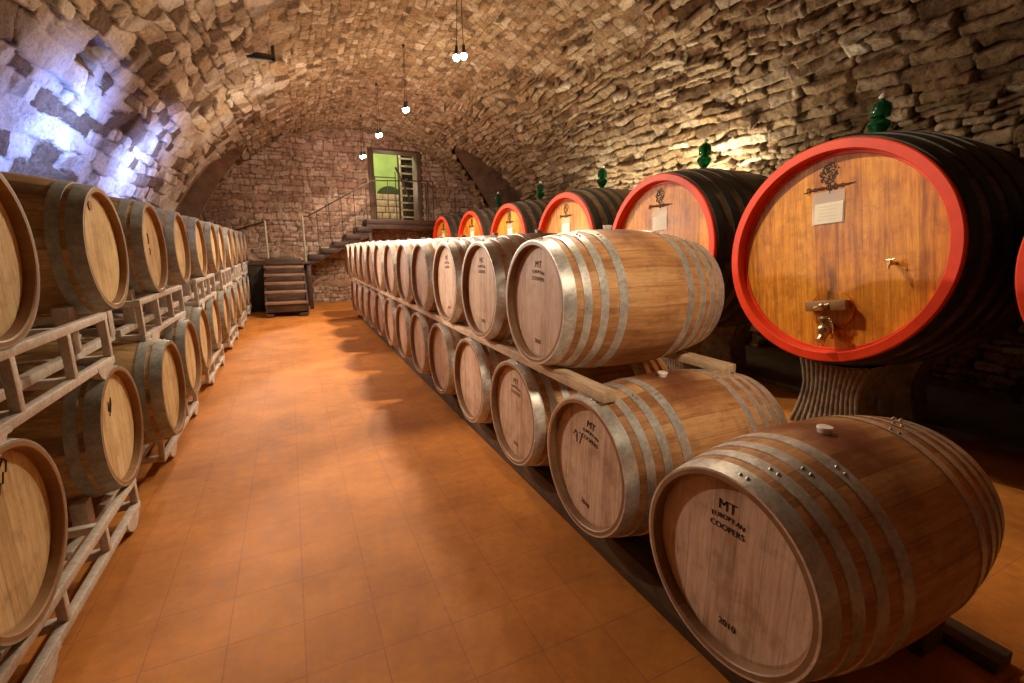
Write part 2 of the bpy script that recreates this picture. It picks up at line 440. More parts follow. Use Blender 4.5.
# sockets where stones are missing
def socket(px, pz, py, r, dep):
    a = math.atan2(pz - ZC, -(px - XC)); s0 = a * R
    global H, JM, TO
    d = np.maximum(np.abs(Yg - py) / r, np.abs(Sg - s0) / (r * .75)) + .5 * fbm(Yg * 9, Sg * 9, 2)
    k = np.clip((1.05 - d) * 5, 0, 1)
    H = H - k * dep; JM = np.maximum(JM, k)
socket(-1.19, 2.80, 4.85, .15, .34); socket(-1.20, 2.78, 5.97, .12, .34); socket(-.15, 3.67, 10.76, .22, .25); socket(-1.60, 2.25, 3.9, .11, .3)
Rg = R - H + .03
P = np.stack([XC - Rg * np.cos(Tg), Yg, ZC + Rg * np.sin(Tg)], -1)
# the two lateral lunettes near the back wall
LUN = {'left': dict(yc=11.22, ry=1.12, zs=1.9, zt=3.36, s=-1), 'right': dict(yc=10.95, ry=1.0, zs=2.2, zt=3.62, s=1)}
def lun_top(l, y): return l['zs'] + (l['zt'] - l['zs']) * np.sqrt(np.clip(1 - ((y - l['yc']) / l['ry']) ** 2, 0, 1))
hole = np.zeros(Yg.shape, bool)
for l in LUN.values():
    hole |= (np.abs(Yg - l['yc']) < l['ry']) & (P[..., 2] < lun_top(l, Yg)) & (P[..., 2] > .7) & ((P[..., 0] - XC) * l['s'] > 0)
keep = ~(hole[:-1, :-1] | hole[1:, :-1] | hole[1:, 1:] | hole[:-1, 1:])
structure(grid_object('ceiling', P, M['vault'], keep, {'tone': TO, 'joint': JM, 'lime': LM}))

for nm, l in LUN.items():
    pts = [(l['yc'] - l['ry'] - .02, .5)]
    for k in range(41):
        t = PI - PI * k / 40
        pts.append((l['yc'] + (l['ry'] + .02) * math.cos(t), l['zs'] + (l['zt'] - l['zs'] + .02) * math.sin(t)))
    pts.append((l['yc'] + l['ry'] + .02, .5))
    A = np.array(pts); m_ = 24
    rows = []
    for k in range(m_):
        f = k / (m_ - 1)
        x0 = np.sqrt(np.clip(R ** 2 - (A[:, 1] - ZC) ** 2, 0, None)) - .01
        x1 = np.full_like(x0, R + .9)
        xs = XC + l['s'] * (x0 * (1 - f) + x1 * f)
        rows.append(np.stack([xs, A[:, 0], A[:, 1]], -1))
    Pn = np.stack(rows)
    # close the far side
    cy, cz = l['yc'], 1.4
    Pn = np.concatenate([Pn, (Pn[-1:] * .0 + np.array([XC + l['s'] * (R + .9), cy, cz]))], 0)
    structure(grid_object('trim_1' if nm == 'left' else 'trim_2', Pn, M['niche'], smooth=True))

# back wall with the doorway
DX0, DX1, DZ0, DZ1 = 2.02, 3.34, 2.03, 3.80
xs = np.arange(-3.2, 6.8, .024); zs = np.arange(-.05, 4.7, .024)
Xg, Zg = np.meshgrid(xs, zs, indexing='ij')
Hb, Tb, Jb = masonry(Xg, Zg, lambda v: .115, (.9, 2.6), 5, .035, .10, .016)
Pb = np.stack([Xg, YB - Hb, Zg], -1)
hb = (Xg > DX0 - .02) & (Xg < DX1 + .02) & (Zg > DZ0 - .1) & (Zg < DZ1)
kb = ~(hb[:-1, :-1] | hb[1:, :-1] | hb[1:, 1:] | hb[:-1, 1:])
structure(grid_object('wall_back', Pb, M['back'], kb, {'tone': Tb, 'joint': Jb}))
fr = MB().box((-3.2, YF - .2, -.1), (6.8, YF, 4.5)).build('wall_front', M['niche'], smooth=False); structure(fr)
fl = MB().box((-3.2, YF - .2, -.2), (6.8, YB + .3, 0)).build('floor', M['floor'], smooth=False); structure(fl)
kb_ = MB().box((4.35, -1.5, 0.0), (5.62, 12.3, .05), .01).build('trim_3', M['kerb']); structure(kb_)

# room beyond the doorway
structure(MB().box((1.2, YB + .45, 1.95), (5.0, 16.6, 2.03)).build('floor_beyond', M['brickpale'], smooth=False))
structure(MB().box((1.2, 16.4, 2.03), (5.0, 16.6, 5.6)).build('wall_beyond_back', M['green'], smooth=False))
structure(MB().box((1.0, YB + .45, 1.95), (1.2, 16.6, 5.6)).build('wall_beyond_left', M['green'], smooth=False))
structure(MB().box((5.0, YB + .45, 1.95), (5.2, 16.6, 5.6)).build('wall_beyond_right', M['whitepl'], smooth=False))
structure(MB().box((1.0, YB + .45, 5.5), (5.2, 16.6, 5.7)).build('ceiling_beyond', M['whitepl'], smooth=False))
dr = empty('door_1', ((DX0 + DX1) / 2, YB + .1, DZ0)); structure(dr)
w2 = (DX1 - DX0) / 2
MB().box((-w2 - .02, -.1, -.02), (-w2 + .12, .4, DZ1 - DZ0), .008).build('jamb', M['doorwood'], dr)
MB().box((w2 - .10, -.1, -.02), (w2 + .02, .4, DZ1 - DZ0), .008).build('jamb', M['doorwood'], dr)
MB().box((-w2 - .02, -.1, DZ1 - DZ0 - .03), (w2 + .02, .4, DZ1 - DZ0 + .06), .008).build('lintel', M['doorwood'], dr)
MB().box((-w2 - .02, -.12, -.12), (w2 + .02, .4, 0.), .008).build('threshold', M['doorwood'], dr)

# ------------------------------------------------------------------ lettering
def text_bm(bm, s, size, place):
    cu = bpy.data.curves.new('t', 'FONT'); cu.body = s; cu.size = size; cu.align_x = 'CENTER'; cu.align_y = 'CENTER'
    cu.resolution_u = 3
    ob = bpy.data.objects.new('t', cu); COL.objects.link(ob)
    bpy.context.view_layer.update()
    me = bpy.data.meshes.new_from_object(ob.evaluated_get(bpy.context.evaluated_depsgraph_get()))
    for v in me.vertices: v.co = place(v.co.x, v.co.y)
    bm.from_mesh(me)
    bpy.data.objects.remove(ob); bpy.data.curves.remove(cu); bpy.data.meshes.remove(me)

def on_head(x, zc, cs, ct, rot):
    ca, sa = math.cos(rot), math.sin(rot)
    return lambda a, b: Vector((x, -(cs + a * ca - b * sa), zc + ct + a * sa + b * ca))

# ------------------------------------------------------------------ barrels
BL, BR, BH = .95, .35, .29            # length, bilge radius, head radius
def b_rad(x): return BR - (BR - BH) * (abs(x) / (BL / 2)) ** 2.0
def ring_shell(x0, x1, rf, t0, t1, seg=64, n=6):
    """hoop: closed profile between radius rf+t0 and rf+t1"""
    xs_ = [x0 + (x1 - x0) * k / n for k in range(n + 1)]
    return [(x, rf(x) + t1) for x in xs_] + [(x, rf(x) + t0) for x in reversed(xs_)]

def make_barrel(name, body_m, head_m, hoop_m, hoops, bung_m):
    root = empty(name, (0, 0, 0)); c = (0, 0, .35); h = BL / 2; rec = .036; ri = BH - .021
    b = MB()
    prof = [(-h + rec, ri - .002), (-h + .004, ri), (-h, ri + .004)] + [(-h, BH - .004)]
    n = 26
    prof += [(-h + BL * k / n, b_rad(-h + BL * k / n)) for k in range(n + 1)]
    prof += [(h, ri + .004), (h - .004, ri), (h - rec, ri - .002)]
    b.lathe(prof, 72, 'X', c)
    b.build('staves', body_m, root)
    for s in (-1, 1):
        hb_ = MB(); hb_.lathe([(s * (h - rec - .02), ri + .004), (s * (h - rec), ri + .002), (s * (h - rec + .003), ri - .012)], 72, 'X', c)
        hb_.disc(ri - .012, s * (h - rec + .003), 72, c, s < 0)
        hb_.build('head', head_m, root, angle=20)
    for s in (-1, 1):
        for (d0, d1, rv) in hoops:
            x0, x1 = s * (h - d0), s * (h - d1)
            q = MB(); q.lathe(ring_shell(x0, x1, b_rad, -.002, .0045), 72, 'X', c, closed=True)
            hp = q.build('hoop', hoop_m, root, angle=30)
            if rv:
                r_ = MB()
                for da in (.06, .135):
                    xm = (x0 + x1) / 2; rr = b_rad(xm) + .004
                    for dd in (0, ):
                        a = PI / 2 + rv + (da if s < 0 else -da)
                        r_.ball((xm, rr * math.cos(a), .35 + rr * math.sin(a)), .0065, (1, 1, 1), 8)
                r_.build('rivet', M['rivet'], hp)
    if bung_m:
        g = MB(); g.lathe([(.345, .0001), (.345, .018), (.364, .024), (.368, .022), (.368, .0001)], 24, 'Z', (-.05, 0, .35))
        for v in g.bm.verts: pass
        g.build('bung', bung_m, root)
    return root

def stamp(root, x, seed, rot=.08, marks=False, scale=1., ink='ink'):
    bm = bmesh.new()
    P_ = lambda cs, ct, r: on_head(x, .35, cs * scale, ct * scale, r + rot * 0)
    def rotd(cs, ct):
        ca, sa = math.cos(rot), math.sin(rot); return cs * ca - ct * sa, cs * sa + ct * ca
    text_bm(bm, 'MT', .046, P_(*rotd(-.008, .180), rot)); text_bm(bm, 'MT', .046, P_(*rotd(-.0055, .180), rot))
    for i, chh in enumerate('EUROPEAN'):                   # on a shallow arc
        a = (i - 3.5) * .0145
        for d_ in (0, .0016): text_bm(bm, chh, .022, P_(*rotd(-.006 + a + d_, .146 - 2. * a * a), rot - a * 4))
    for d_ in (0, .0018):
        text_bm(bm, 'COOPERS', .027, P_(*rotd(-.006 + d_, .112), rot)); text_bm(bm, '2010', .030, P_(*rotd(.012 + d_, -.19), rot))
    mb = MB(); mb.bm.free(); mb.bm = bm
    return mb.build('printed_stamp', M[ink], root, smooth=False, label='stamped lettering reading MT EUROPEAN COOPERS 2010')

ORD = ['first', 'second', 'third', 'fourth', 'fifth', 'sixth', 'seventh', 'eighth', 'ninth', 'tenth', 'eleventh', 'twelfth', 'thirteenth', 'fourteenth']
XHR = 1.06                            # plane of the heads right of the aisle
HX = -BL / 2 + .036 - .004            # just in front of a head, local
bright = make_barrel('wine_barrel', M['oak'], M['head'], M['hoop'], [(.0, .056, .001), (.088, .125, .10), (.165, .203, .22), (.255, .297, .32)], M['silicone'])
remember(bright)
rl = []; ru = []
RLy = [.818 + .716 * k for k in range(13)]; RUy = [1.947 + .712 * k for k in range(12)]
ZRL, ZRU = .461, 1.122
for k, y in enumerate(RLy):
    o = bright if k == 0 else copy_tree(bright)
    o.location = (XHR + BL / 2, y, ZRL - .35)
    lab = ['closest oak barrel, near right foreground, white bung in a wine stain on top',
           'oak barrel under the cut end of the timber beam, second in the lower right row'][k] if k < 2 else \
        'oak barrel lying %s from viewer in the lower row right of the aisle' % ORD[k]
    tag(o, lab, 'barrel', 'oak barrels right of the aisle'); rl.append(o)
for k, y in enumerate(RUy):
    o = copy_tree(bright); o.location = (XHR - .028 + BL / 2 + random.uniform(-.006, .006), y, ZRU - .35)
    lab = 'oak barrel at the near end of the upper row right of the aisle' if k == 0 else \
        'oak barrel lying %s from the viewer in the upper row right of the aisle' % ORD[k]
    tag(o, lab, 'barrel', 'oak barrels right of the aisle'); ru.append(o)
stamp(rl[0], HX, 1, .05); stamp(rl[1], HX, 2, -.12, True); stamp(rl[2], HX, 3, -.05, ink='faded')
for k in range(3): stamp(ru[k], HX, 4 + k, .04 * (k - 1), ink='faded')

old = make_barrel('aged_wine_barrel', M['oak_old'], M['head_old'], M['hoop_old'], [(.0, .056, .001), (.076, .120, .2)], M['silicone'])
remember(old)
XHL = -.805
LUy = [1.934, 2.973, 3.906, 4.802, 5.763, 6.762, 7.466, 8.477, 9.229, 10.174, 11.0, 11.85]
LLy = [1.777, 2.765, 3.42, 4.33, 5.188, 6.156, 7.122, 8.0, 8.95, 9.80, 10.65, 11.5]
LLx = [0, 0, .09, .05, .02] + [0] * 7
ZLU, ZLL = 1.372, .522
lu = []; ll = []
for k, y in enumerate(LUy):
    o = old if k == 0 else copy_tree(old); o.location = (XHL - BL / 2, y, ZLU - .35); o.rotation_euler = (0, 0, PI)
    lab = ['brown barrel cut by the left edge of the photo, nearest in the upper left row',
           'brown barrel with a round plug in its head, second in the upper left row'][k] if k < 2 else \
        'brown barrel resting %s from the viewer in the upper left rack row' % ORD[k]
    tag(o, lab, 'barrel', 'aged barrels in the left racks'); lu.append(o)
for k, y in enumerate(LLy):
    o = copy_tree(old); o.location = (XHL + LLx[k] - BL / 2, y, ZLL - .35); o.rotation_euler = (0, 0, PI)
    lab = ['brown barrel with scribbled head cut by the left edge, nearest in lower left row',
           'brown barrel with a dark hand mark on its head, second in lower left row'][k] if k < 2 else \
        'brown barrel resting %s from the viewer in the lower left rack row' % ORD[k]
    tag(o, lab, 'barrel', 'aged barrels in the left racks'); ll.append(o)
# marks on single heads (local x toward the aisle is -x, left in the photo is -y local +y)
g = MB(); g.lathe([(HX - .004, .0001), (HX - .004, .021), (HX + .006, .024)], 24, 'X', (0, .045, .35 + .205)); g.build('head_plug', M['cork'], lu[1], label='dark round cork plug')
def scribble(root, pts, r=.003):
    m_ = MB()
    for p in pts: m_.tube([Vector((HX, -a, .35 + b)) for a, b in p], r, 5)
    return m_.build('hand_mark', M['ink'], root, label='dark handwritten mark')
scribble(rl[1], [[(-.115, .10), (-.10, .125), (-.085, .105), (-.10, .095), (-.09, .10), (-.088, .07)], [(-.075, .12), (-.05, .12), (-.066, .072)]], .002)
scribble(ll[1], [[(-.05, .14), (-.06, .10), (-.04, .085), (-.02, .12), (-.015, .15), (-.035, .12), (-.055, .07)]])
scribble(ll[0], [[(-.04 + .012 * k, .14 + .012 * k + (.018 if k % 2 else -.004)) for k in range(9)], [(-.05 + .014 * k, .10 + .012 * k + (.012 if k % 2 else -.008)) for k in range(8)], [(.03, .21), (.06, .235), (.075, .22), (.06, .19)]], .0022)
scribble(lu[2], [[(-.03, .03), (-.02, .07), (-.03, .10)], [(-.03, -.04), (-.01, -.01), (-.03, .0)]], .004)

# ------------------------------------------------------------------ timber under and between the right rows
def tim(name, a, b, mat, label, cat, group=None, bev=.006):
    c = [(p + q) / 2 for p, q in zip(a, b)]; base = (c[0], c[1], a[2])
    o = MB().box([p - q for p, q in zip(a, base)], [p - q for p, q in zip(b, base)], bev).build(name, mat); o.location = base
    return tag(o, label, cat, group)
def rad_at(x): return b_rad(x - XHR - BL / 2)
tim('floor_rail', (1.17, .50, 0), (1.29, 9.75, ZRL - rad_at(1.25) - .001), M['timber_dark'], 'long dark timber rail on the floor along the aisle under the barrel fronts', 'rail', 'floor rails under the lower right row')
tim('floor_rail', (1.84, .60, 0), (1.97, 9.75, ZRL - rad_at(1.87) - .001), M['timber_dark'], 'long dark timber rail on the floor under the rear ends of the barrels', 'rail', 'floor rails under the lower right row')
tim('sleeper_plank', (1.98, .46, 0), (2.09, 1.25, .05), M['timber_dark'], 'short dark plank on the tiles behind the nearest barrel', 'plank')
zb0 = ZRL + rad_at(1.14) + .001; zb1 = ZRU - rad_at(1.12 + .028) + .004
tim('timber_beam', (1.085, 1.435, zb0 - .004), (1.155, 10.0, zb1), M['timber'], 'long pale timber beam between the two barrel rows, facing the aisle', 'beam', 'beams carrying the upper right row')
tim('timber_beam', (1.86, 1.52, ZRL + rad_at(1.90)), (1.95, 10.0, ZRU - rad_at(1.91 + .028) + .003), M['timber'], 'long pale timber beam under the rear ends of the upper right barrels', 'beam', 'beams carrying the upper right row')

# ------------------------------------------------------------------ steel racks on the left
def make_rack(name, y0, y1, caps, ztop, zbot, zcap):
    """local z 0 = bottom of the feet; rails along Y"""
    root = empty(name, (-1.28, (y0 + y1) / 2, 0)); oy = (y0 + y1) / 2; ox = -1.28
    T = lambda x, y, z: (x - ox, y - oy, z)
    xf, xr = -.825, -1.66
    for x in (xf, xr):
        MB().box(T(x - .016, y0, ztop - .034), T(x + .016, y1, ztop), .004).build('top_rail', M['rack'], root)
        MB().box(T(x - .016, y0, zbot), T(x + .016, y1, zbot + .034), .004).build('bottom_rail', M['rack'], root)
        for k in range(4):
            yy = y0 + .022 + (y1 - y0 - .044) * k / 3
            MB().box(T(x - .015, yy - .016, zbot + .03), T(x + .015, yy + .016, ztop - .03), .003).build('post', M['rack'], root)
    for yy in (y0 + .022, y0 + .022 + (y1 - y0 - .044) / 3, y0 + .022 + (y1 - y0 - .044) * 2 / 3, y1 - .022):
        MB().box(T(xr, yy - .018, ztop - .04), T(xf, yy + .018, ztop - .006), .003).build('cross_bar', M['rack'], root)
        MB().box(T(xr, yy - .018, zbot + .004), T(xf, yy + .018, zbot + .038), .003).build('cross_bar', M['rack'], root)
    a, b = min(caps) - .05, max(caps) + .05
    for x in (-.94, -1.56):
        MB().box(T(x - .02, min(a, y0), zbot + .036), T(x + .02, max(b, y1), zbot + .075), .003).build('saddle_beam', M['rack'], root)
        for i, yc in enumerate(caps):
            MB().box(T(x - .03, yc - .035, zbot + .07), T(x + .03, yc + .035, zcap), .004).build('saddle', M['rack'], root)
    for x in (xf, xr):                                         # curved foot plates
        for yy in (y0 + .30, y1 - .06):
            m_ = MB(); pts = []
            for k in range(9):
                t = k / 8; pts.append(T(x + .018, yy - .17 + .22 * t, zbot - .055 * math.sin(PI * min(1, t * 1.15)) ** .7 if 0 < k < 8 else zbot))
            pts += [T(x + .018, yy + .05, zbot + .02), T(x + .018, yy - .17, zbot + .02)]
            m_.prism(pts, (-.036, 0, 0)); m_.build('foot_plate', M['rack'], root, smooth=False)
    return root
spans = [(1.50, 2.81), (3.36, 4.58), (5.22, 6.44), (7.08, 8.2), (8.85, 9.9), (10.5, 11.7)]
PL = ['nearest, cut by the left photo edge', 'second from the viewer', 'third from the viewer', 'fourth from the viewer', 'fifth from the viewer', 'farthest, by the back wall']
for i, (y0, y1) in enumerate(spans):
    for lvl, Y_, Z_ in (('upper', LUy, ZLU), ('lower', LLy, ZLL)):
        caps = []
        for k in (2 * i, 2 * i + 1):
            caps += [Y_[k] - .235, Y_[k] + .235]
        zt = Z_ - .292; zb = zt - .245 if lvl == 'upper' else .062
        zc = Z_ - math.sqrt(.317 ** 2 - .19 ** 2) + .001
        rk = make_rack('barrel_rack', y0, y1, caps, zt - (.0 if lvl == 'upper' else .0), zb, zc)
        tag(rk, 'grey steel frame under the %s left barrels, %s' % (lvl, PL[i]), 'rack', 'steel racks left of the aisle')

# ------------------------------------------------------------------ the big casks
CL, CR, CH, CA = 1.5, .82, .733, .84          # length, bilge radius, head radius, height of the axis over the root
def c_rad(x): return CR - (CR - CH) * (abs(x) / (CL / 2)) ** 2
def make_cask():
    root = empty('wine_cask', (0, 0, 0)); c = (0, 0, CA); h = CL / 2; rec = .075; ri = .672
    b = MB(); n = 24
    prof = [(-h + .006, ri + .02)] + [(-h + .006 + (CL - .012) * k / n, c_rad(-h + .006 + (CL - .012) * k / n) - .002) for k in range(n + 1)] + [(h - .006, .3), (h - .05, .0005)]
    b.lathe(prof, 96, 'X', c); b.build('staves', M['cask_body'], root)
    r_ = MB(); r_.lathe([(-h - .004, ri + .004), (-h - .004, CH - .004), (-h + .002, CH + .003), (-h + .03, CH + .004), (-h + .03, ri + .01), (-h + rec + .02, ri + .001), (-h + rec + .02, ri - .008), (-h + .002, ri - .001)], 96, 'X', c, closed=True)
    r_.build('rim', M['red'], root, angle=18, label='bright red painted rim')
    hd = MB(); hd.disc(ri, -h + rec, 96, c, True); hd.disc(ri, -h + rec + .03, 96, c); hd.build('head', M['cask_head'], root, smooth=False, label='varnished honey coloured plank head')
    bead = MB(); t = []
    bead.lathe([(-h + rec - .001, ri - .026), (-h + rec - .010, ri - .022), (-h + rec - .012, ri - .002), (-h + rec + .004, ri + .002)], 96, 'X', c); bead.build('head_bead', M['red'], root)
    for s in (-1, 1):
        for d0, d1 in ((.035, .12), (.20, .28), (.36, .43), (.52, .58)):
            q = MB(); q.lathe(ring_shell(s * (h - d0), s * (h - d1), c_rad, -.004, .007), 96, 'X', c, closed=True); q.build('hoop', M['iron'], root, angle=30)
    xf = -h + rec - .001
    # emblem and flourished signature burnt in the head
    e = MB(); rg = random.Random(3)
    for k in range(170):
        a = rg.random() * 2 * PI; rr = .060 * math.sqrt(rg.random()); s = rg.uniform(.003, .0065)
        pts = [Vector((xf - .001, rr * math.cos(a) + s * (1 + .4 * rg.random()) * math.cos(j), CA + .540 + rr * math.sin(a) * 1.05 + s * math.sin(j))) for j in (0, .9, 1.8, 2.7, 3.6, 4.5, 5.4)]
        e.prism(pts, (.001, 0, 0))
    for k in range(14):
        a = .1 + .12 * k; e.prism([Vector((xf - .001, -(.06 + .022 * rg.random()) * math.cos(a) + .004 * math.cos(j), CA + .540 + (.06 + .022 * rg.random()) * math.sin(a) + .004 * math.sin(j))) for j in (0, 1.5, 3, 4.5)], (.001, 0, 0))
    e.build('emblem', M['ink'], root, smooth=False, label='round dark burnt emblem')
    sg = MB(); pts = []
    W_ = .29
    for k in range(150):
        t = k / 149; s = -W_ / 2 + W_ * t
        amp_ = .013 + .016 * math.exp(-((t - .03) / .03) ** 2) + .022 * math.exp(-((t - .52) / .05) ** 2) + .012 * math.exp(-((t - .64) / .03) ** 2)
        if t > .93 or .40 < t < .43: amp_ *= .2
        pts.append(Vector((xf - .001, -(s + .010 * math.cos(t * 150)), CA + .452 - .02 * (t - .5) + amp_ * math.sin(t * 150) * (.7 + .3 * math.sin(t * 41)))))
    sg.tube(pts, .0020, 5); sg.tube([Vector((xf - .001, .17, CA + .453)), Vector((xf - .001, .145, CA + .452)), Vector((xf - .001, .12, CA + .462))], .003, 5)
    sg.tube([Vector((xf - .001, -.14, CA + .445)), Vector((xf - .001, -.165, CA + .443))], .003, 5)
    sg.build('signature', M['ink'], root, label='dark flowing script under the emblem')
    # hatch with crossbar, bolt, tap, sampling cock
    hz = CA - .40
    hp = MB(); o_ = [Vector((xf - .014, .145 * math.cos(a), hz + .02 + .13 * max(-.9, math.sin(a)))) for a in [2 * PI * k / 40 for k in range(40)]]
    hp.prism(o_, (.016, 0, 0)); hatch = hp.build('hatch', M['cask_head'], root, smooth=False)
    cb = MB(); cb.box((xf - .085, -.135, hz + .015), (xf - .05, .135, hz + .085), .008); cb.box((xf - .05, -.125, hz + .02), (xf - .012, -.095, hz + .08)); cb.box((xf - .05, .095, hz + .02), (xf - .012, .125, hz + .08))
    cbo = cb.build('crossbar', M['oak_old'], root, label='worn wooden crossbar')
    bo = MB(); bo.tube([(xf - .01, 0, hz + .05), (xf - .125, 0, hz + .05)], .009, 12); bo.lathe([(xf - .085, .03), (xf - .094, .03), (xf - .096, .012)], 20, 'X', (0, 0, hz + .05)); bo.ball((xf - .118, 0, hz + .05), .021, (.8, 1.2, 1), 14); bo.tube([(xf - .118, -.05, hz + .062), (xf - .118, .05, hz + .04)], .007, 8)
    bo.build('bolt', M['brass'], cbo, label='brass bolt with wing nut')
    tp = MB(); tz = hz - .105
    tp.tube([(xf, 0, tz), (xf - .05, 0, tz), (xf - .07, 0, tz), (xf - .085, 0, tz - .004)], [.034, .034, .044, .04], 18)
    tp.ball((xf - .10, 0, tz - .012), .043, (1, 1, 1.1), 16)
    tp.tube([(xf - .10, 0, tz - .03), (xf - .115, .004, tz - .06), (xf - .135, .006, tz - .085)], [.030, .026, .030], 14)
    tp.tube([(xf - .095, 0, tz + .03), (xf - .095, 0, tz + .062)], [.022, .018], 12)
    tp.lathe([(tz + .058, .001), (tz + .058, .034), (tz + .072, .036), (tz + .085, .018), (tz + .086, .001)], 16, 'Z', (xf - .095, 0, 0))
    tap = tp.build('tap', M['brass'], root, label='brass draining tap')
    ch = MB()
    for k in range(11):
        t = k / 10; ch.ball((xf - .105 + .02 * t, -.045 - .014 * math.sin(PI * t), tz + .062 - .125 * t), .0085, (1, 1, 1), 8)
    ch.build('chain', M['brass'], tap)
    sc_ = MB(); sx = (0, -.377, CA - .107)
    sc_.tube([(xf, sx[1], sx[2]), (xf - .075, sx[1], sx[2])], [.012, .010], 10); sc_.ball((xf - .05, sx[1], sx[2]), .016, (1, 1, 1), 10)
    sc_.tube([(xf - .07, sx[1], sx[2]), (xf - .076, sx[1], sx[2] - .035)], .006, 8); sc_.tube([(xf - .05, sx[1] - .022, sx[2] + .022), (xf - .05, sx[1] + .022, sx[2] + .02)], .005, 8)
    sc_.build('sampling_cock', M['brass'], root, label='small brass sampling cock')
    bg = MB(); bg.lathe([(CR - .01, .001), (CR - .01, .05), (CR + .012, .045), (CR + .014, .001)], 20, 'Z', (-.09, 0, CA)); bg.build('bung', M['timber_dark'], root)
    return root
XK, ZK = 3.293, 1.334
CY = [1.979, 3.628, 5.376, 7.139, 8.917, 10.85, .30]
CROT = [-9, -5, -5, -4, -4, -3, -4]
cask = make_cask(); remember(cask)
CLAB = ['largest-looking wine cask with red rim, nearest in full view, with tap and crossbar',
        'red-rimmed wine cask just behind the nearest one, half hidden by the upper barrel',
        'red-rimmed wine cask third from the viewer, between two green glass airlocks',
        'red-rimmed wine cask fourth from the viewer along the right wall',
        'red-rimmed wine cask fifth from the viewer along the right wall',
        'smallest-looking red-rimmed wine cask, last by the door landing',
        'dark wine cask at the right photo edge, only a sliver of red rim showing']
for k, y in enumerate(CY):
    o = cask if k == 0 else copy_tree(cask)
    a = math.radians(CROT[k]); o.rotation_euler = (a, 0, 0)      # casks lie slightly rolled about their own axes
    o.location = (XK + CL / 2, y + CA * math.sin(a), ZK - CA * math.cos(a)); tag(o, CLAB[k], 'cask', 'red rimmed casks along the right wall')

def make_pedestal():
    """hourglass slab with fluted front, saddle cut to the cask; local origin on the floor, front toward -x"""
    b = MB(); dep = .24; rs = c_rad(XK + CL / 2 - 3.70) + .012
    zc = ZK
    hw = lambda z: .205 + .065 * ((abs(z - .33) / .3) ** 1.6) if z < .33 else .205 + .06 * (((z - .33) / .24) ** 1.5)
    left = []; nz = 16
    ztop = zc - math.sqrt(rs ** 2 - .26 ** 2)
    for k in range(nz + 1):
        z = ztop * k / nz; left.append((hw(z), z))
    wt = left[-1][0]
    arc = [(wt - 2 * wt * k / 14, zc - math.sqrt(rs ** 2 - (wt - 2 * wt * k / 14) ** 2)) for k in range(1, 14)]
    out = left + arc + [(-w, z) for w, z in reversed(left)]
    b.prism([Vector((0, w, z)) for w, z in out], (dep, 0, 0))
    for k in range(13):
        s = -1 + 2 * k / 12; pts = []
        for j in range(nz + 1):
            z = .005 + (zc - math.sqrt(rs ** 2 - (s * wt) ** 2) - .02) * j / nz
            pts.append(Vector((.004, s * (hw(min(z, ztop)) - .016), z)))
        b.tube(pts, [.0165 + .002 * math.sin(j * 2.3 + k) for j in range(nz + 1)], 8)
    return b.build('cask_pedestal', M['pedestal'], None, angle=50)
ped = make_pedestal()
first = True
WHO = ['the nearest full cask', 'the second cask', 'the third cask', 'the fourth cask', 'the fifth cask', 'the last cask', 'the cask at the right photo edge']
for k, y in enumerate(CY):
    for x, rot, wh in ((3.58, 0, 'front'), (4.50, PI, 'rear')):
        o = ped if first else ped.copy()
        if not first: COL.objects.link(o)
        first = False
        o.location = (x, y, 0.05 if x > 4.35 - .3 and rot else 0); o.rotation_euler = (0, 0, rot)
        if rot: o.location.z = 0; o.location.x = 4.50
        tag(o, 'waisted grooved stone pedestal carrying the %s of %s' % (wh, WHO[k]), 'pedestal', 'stone pedestals under the casks')

# notes hanging on the casks
def make_note():
    root = empty('cask_note', (0, 0, 0))
    MB().box((0, -.105, -.215), (.0015, .105, 0)).build('plastic_sleeve', M['sleeve'], root, smooth=False)
    sh = MB().box((-.002, -.098, -.212), (-.0005, .085, -.075)).build('sheet', M['paper'], root, smooth=False, label='white paper sheet')
    ln = MB()
    for k in range(5): ln.box((-.003, -.075 + .01 * (k % 3), -.10 - .022 * k), (-.0022, .06, -.097 - .022 * k))
    ln.build('written_line', M['pencil'], sh, smooth=False)
    MB().tube([(.002, 0, -.004), (-.006, 0, -.004)], .006, 8).build('pin', M['brass'], root)
    return root
note = make_note(); remember(note)
for k in range(6):
    o = note if k == 0 else copy_tree(note)
    a = math.radians(CROT[k])
    o.location = (XK + .075 - .006, CY[k] - .425 * math.sin(a), ZK + .425 * math.cos(a)); o.rotation_euler = (a + math.radians(4 if k == 0 else random.uniform(-4, 6)), 0, 0)
    tag(o, 'white note in a clear sleeve on the head of %s' % WHO[k], 'note', 'notes on the casks')

# green glass airlocks standing on the casks
def make_airlock():
    root = empty('glass_airlock', (0, 0, 0))
    v = MB(); v.lathe([(0, .001), (0, .034), (.02, .032), (.06, .058), (.095, .074), (.115, .066), (.135, .032), (.15, .026), (.15, .02), (.133, .026), (.112, .058), (.094, .066), (.062, .05), (.03, .022), (.012, .001)], 28, 'Z')
    v.build('lower_bowl', M['glass'], root)
    u = MB(); u.lathe([(.148, .060), (.20, .064), (.232, .056), (.25, .034), (.262, .02), (.275, .001), (.268, .001), (.25, .02), (.242, .034), (.226, .048), (.198, .056), (.148, .054)], 28, 'Z')
    u.build('inverted_jar', M['glass'], root)
    MB().lathe([(.145, .001), (.145, .024), (.235, .022), (.24, .001)], 16, 'Z')[0].build('inner_tube', M['glass'], root)
    MB().lathe([(.27, .001), (.272, .022), (.285, .026), (.30, .016), (.312, .001)], 16, 'Z')[0].build('stopper', M['silicone'], root)
    return root
al = make_airlock(); remember(al)
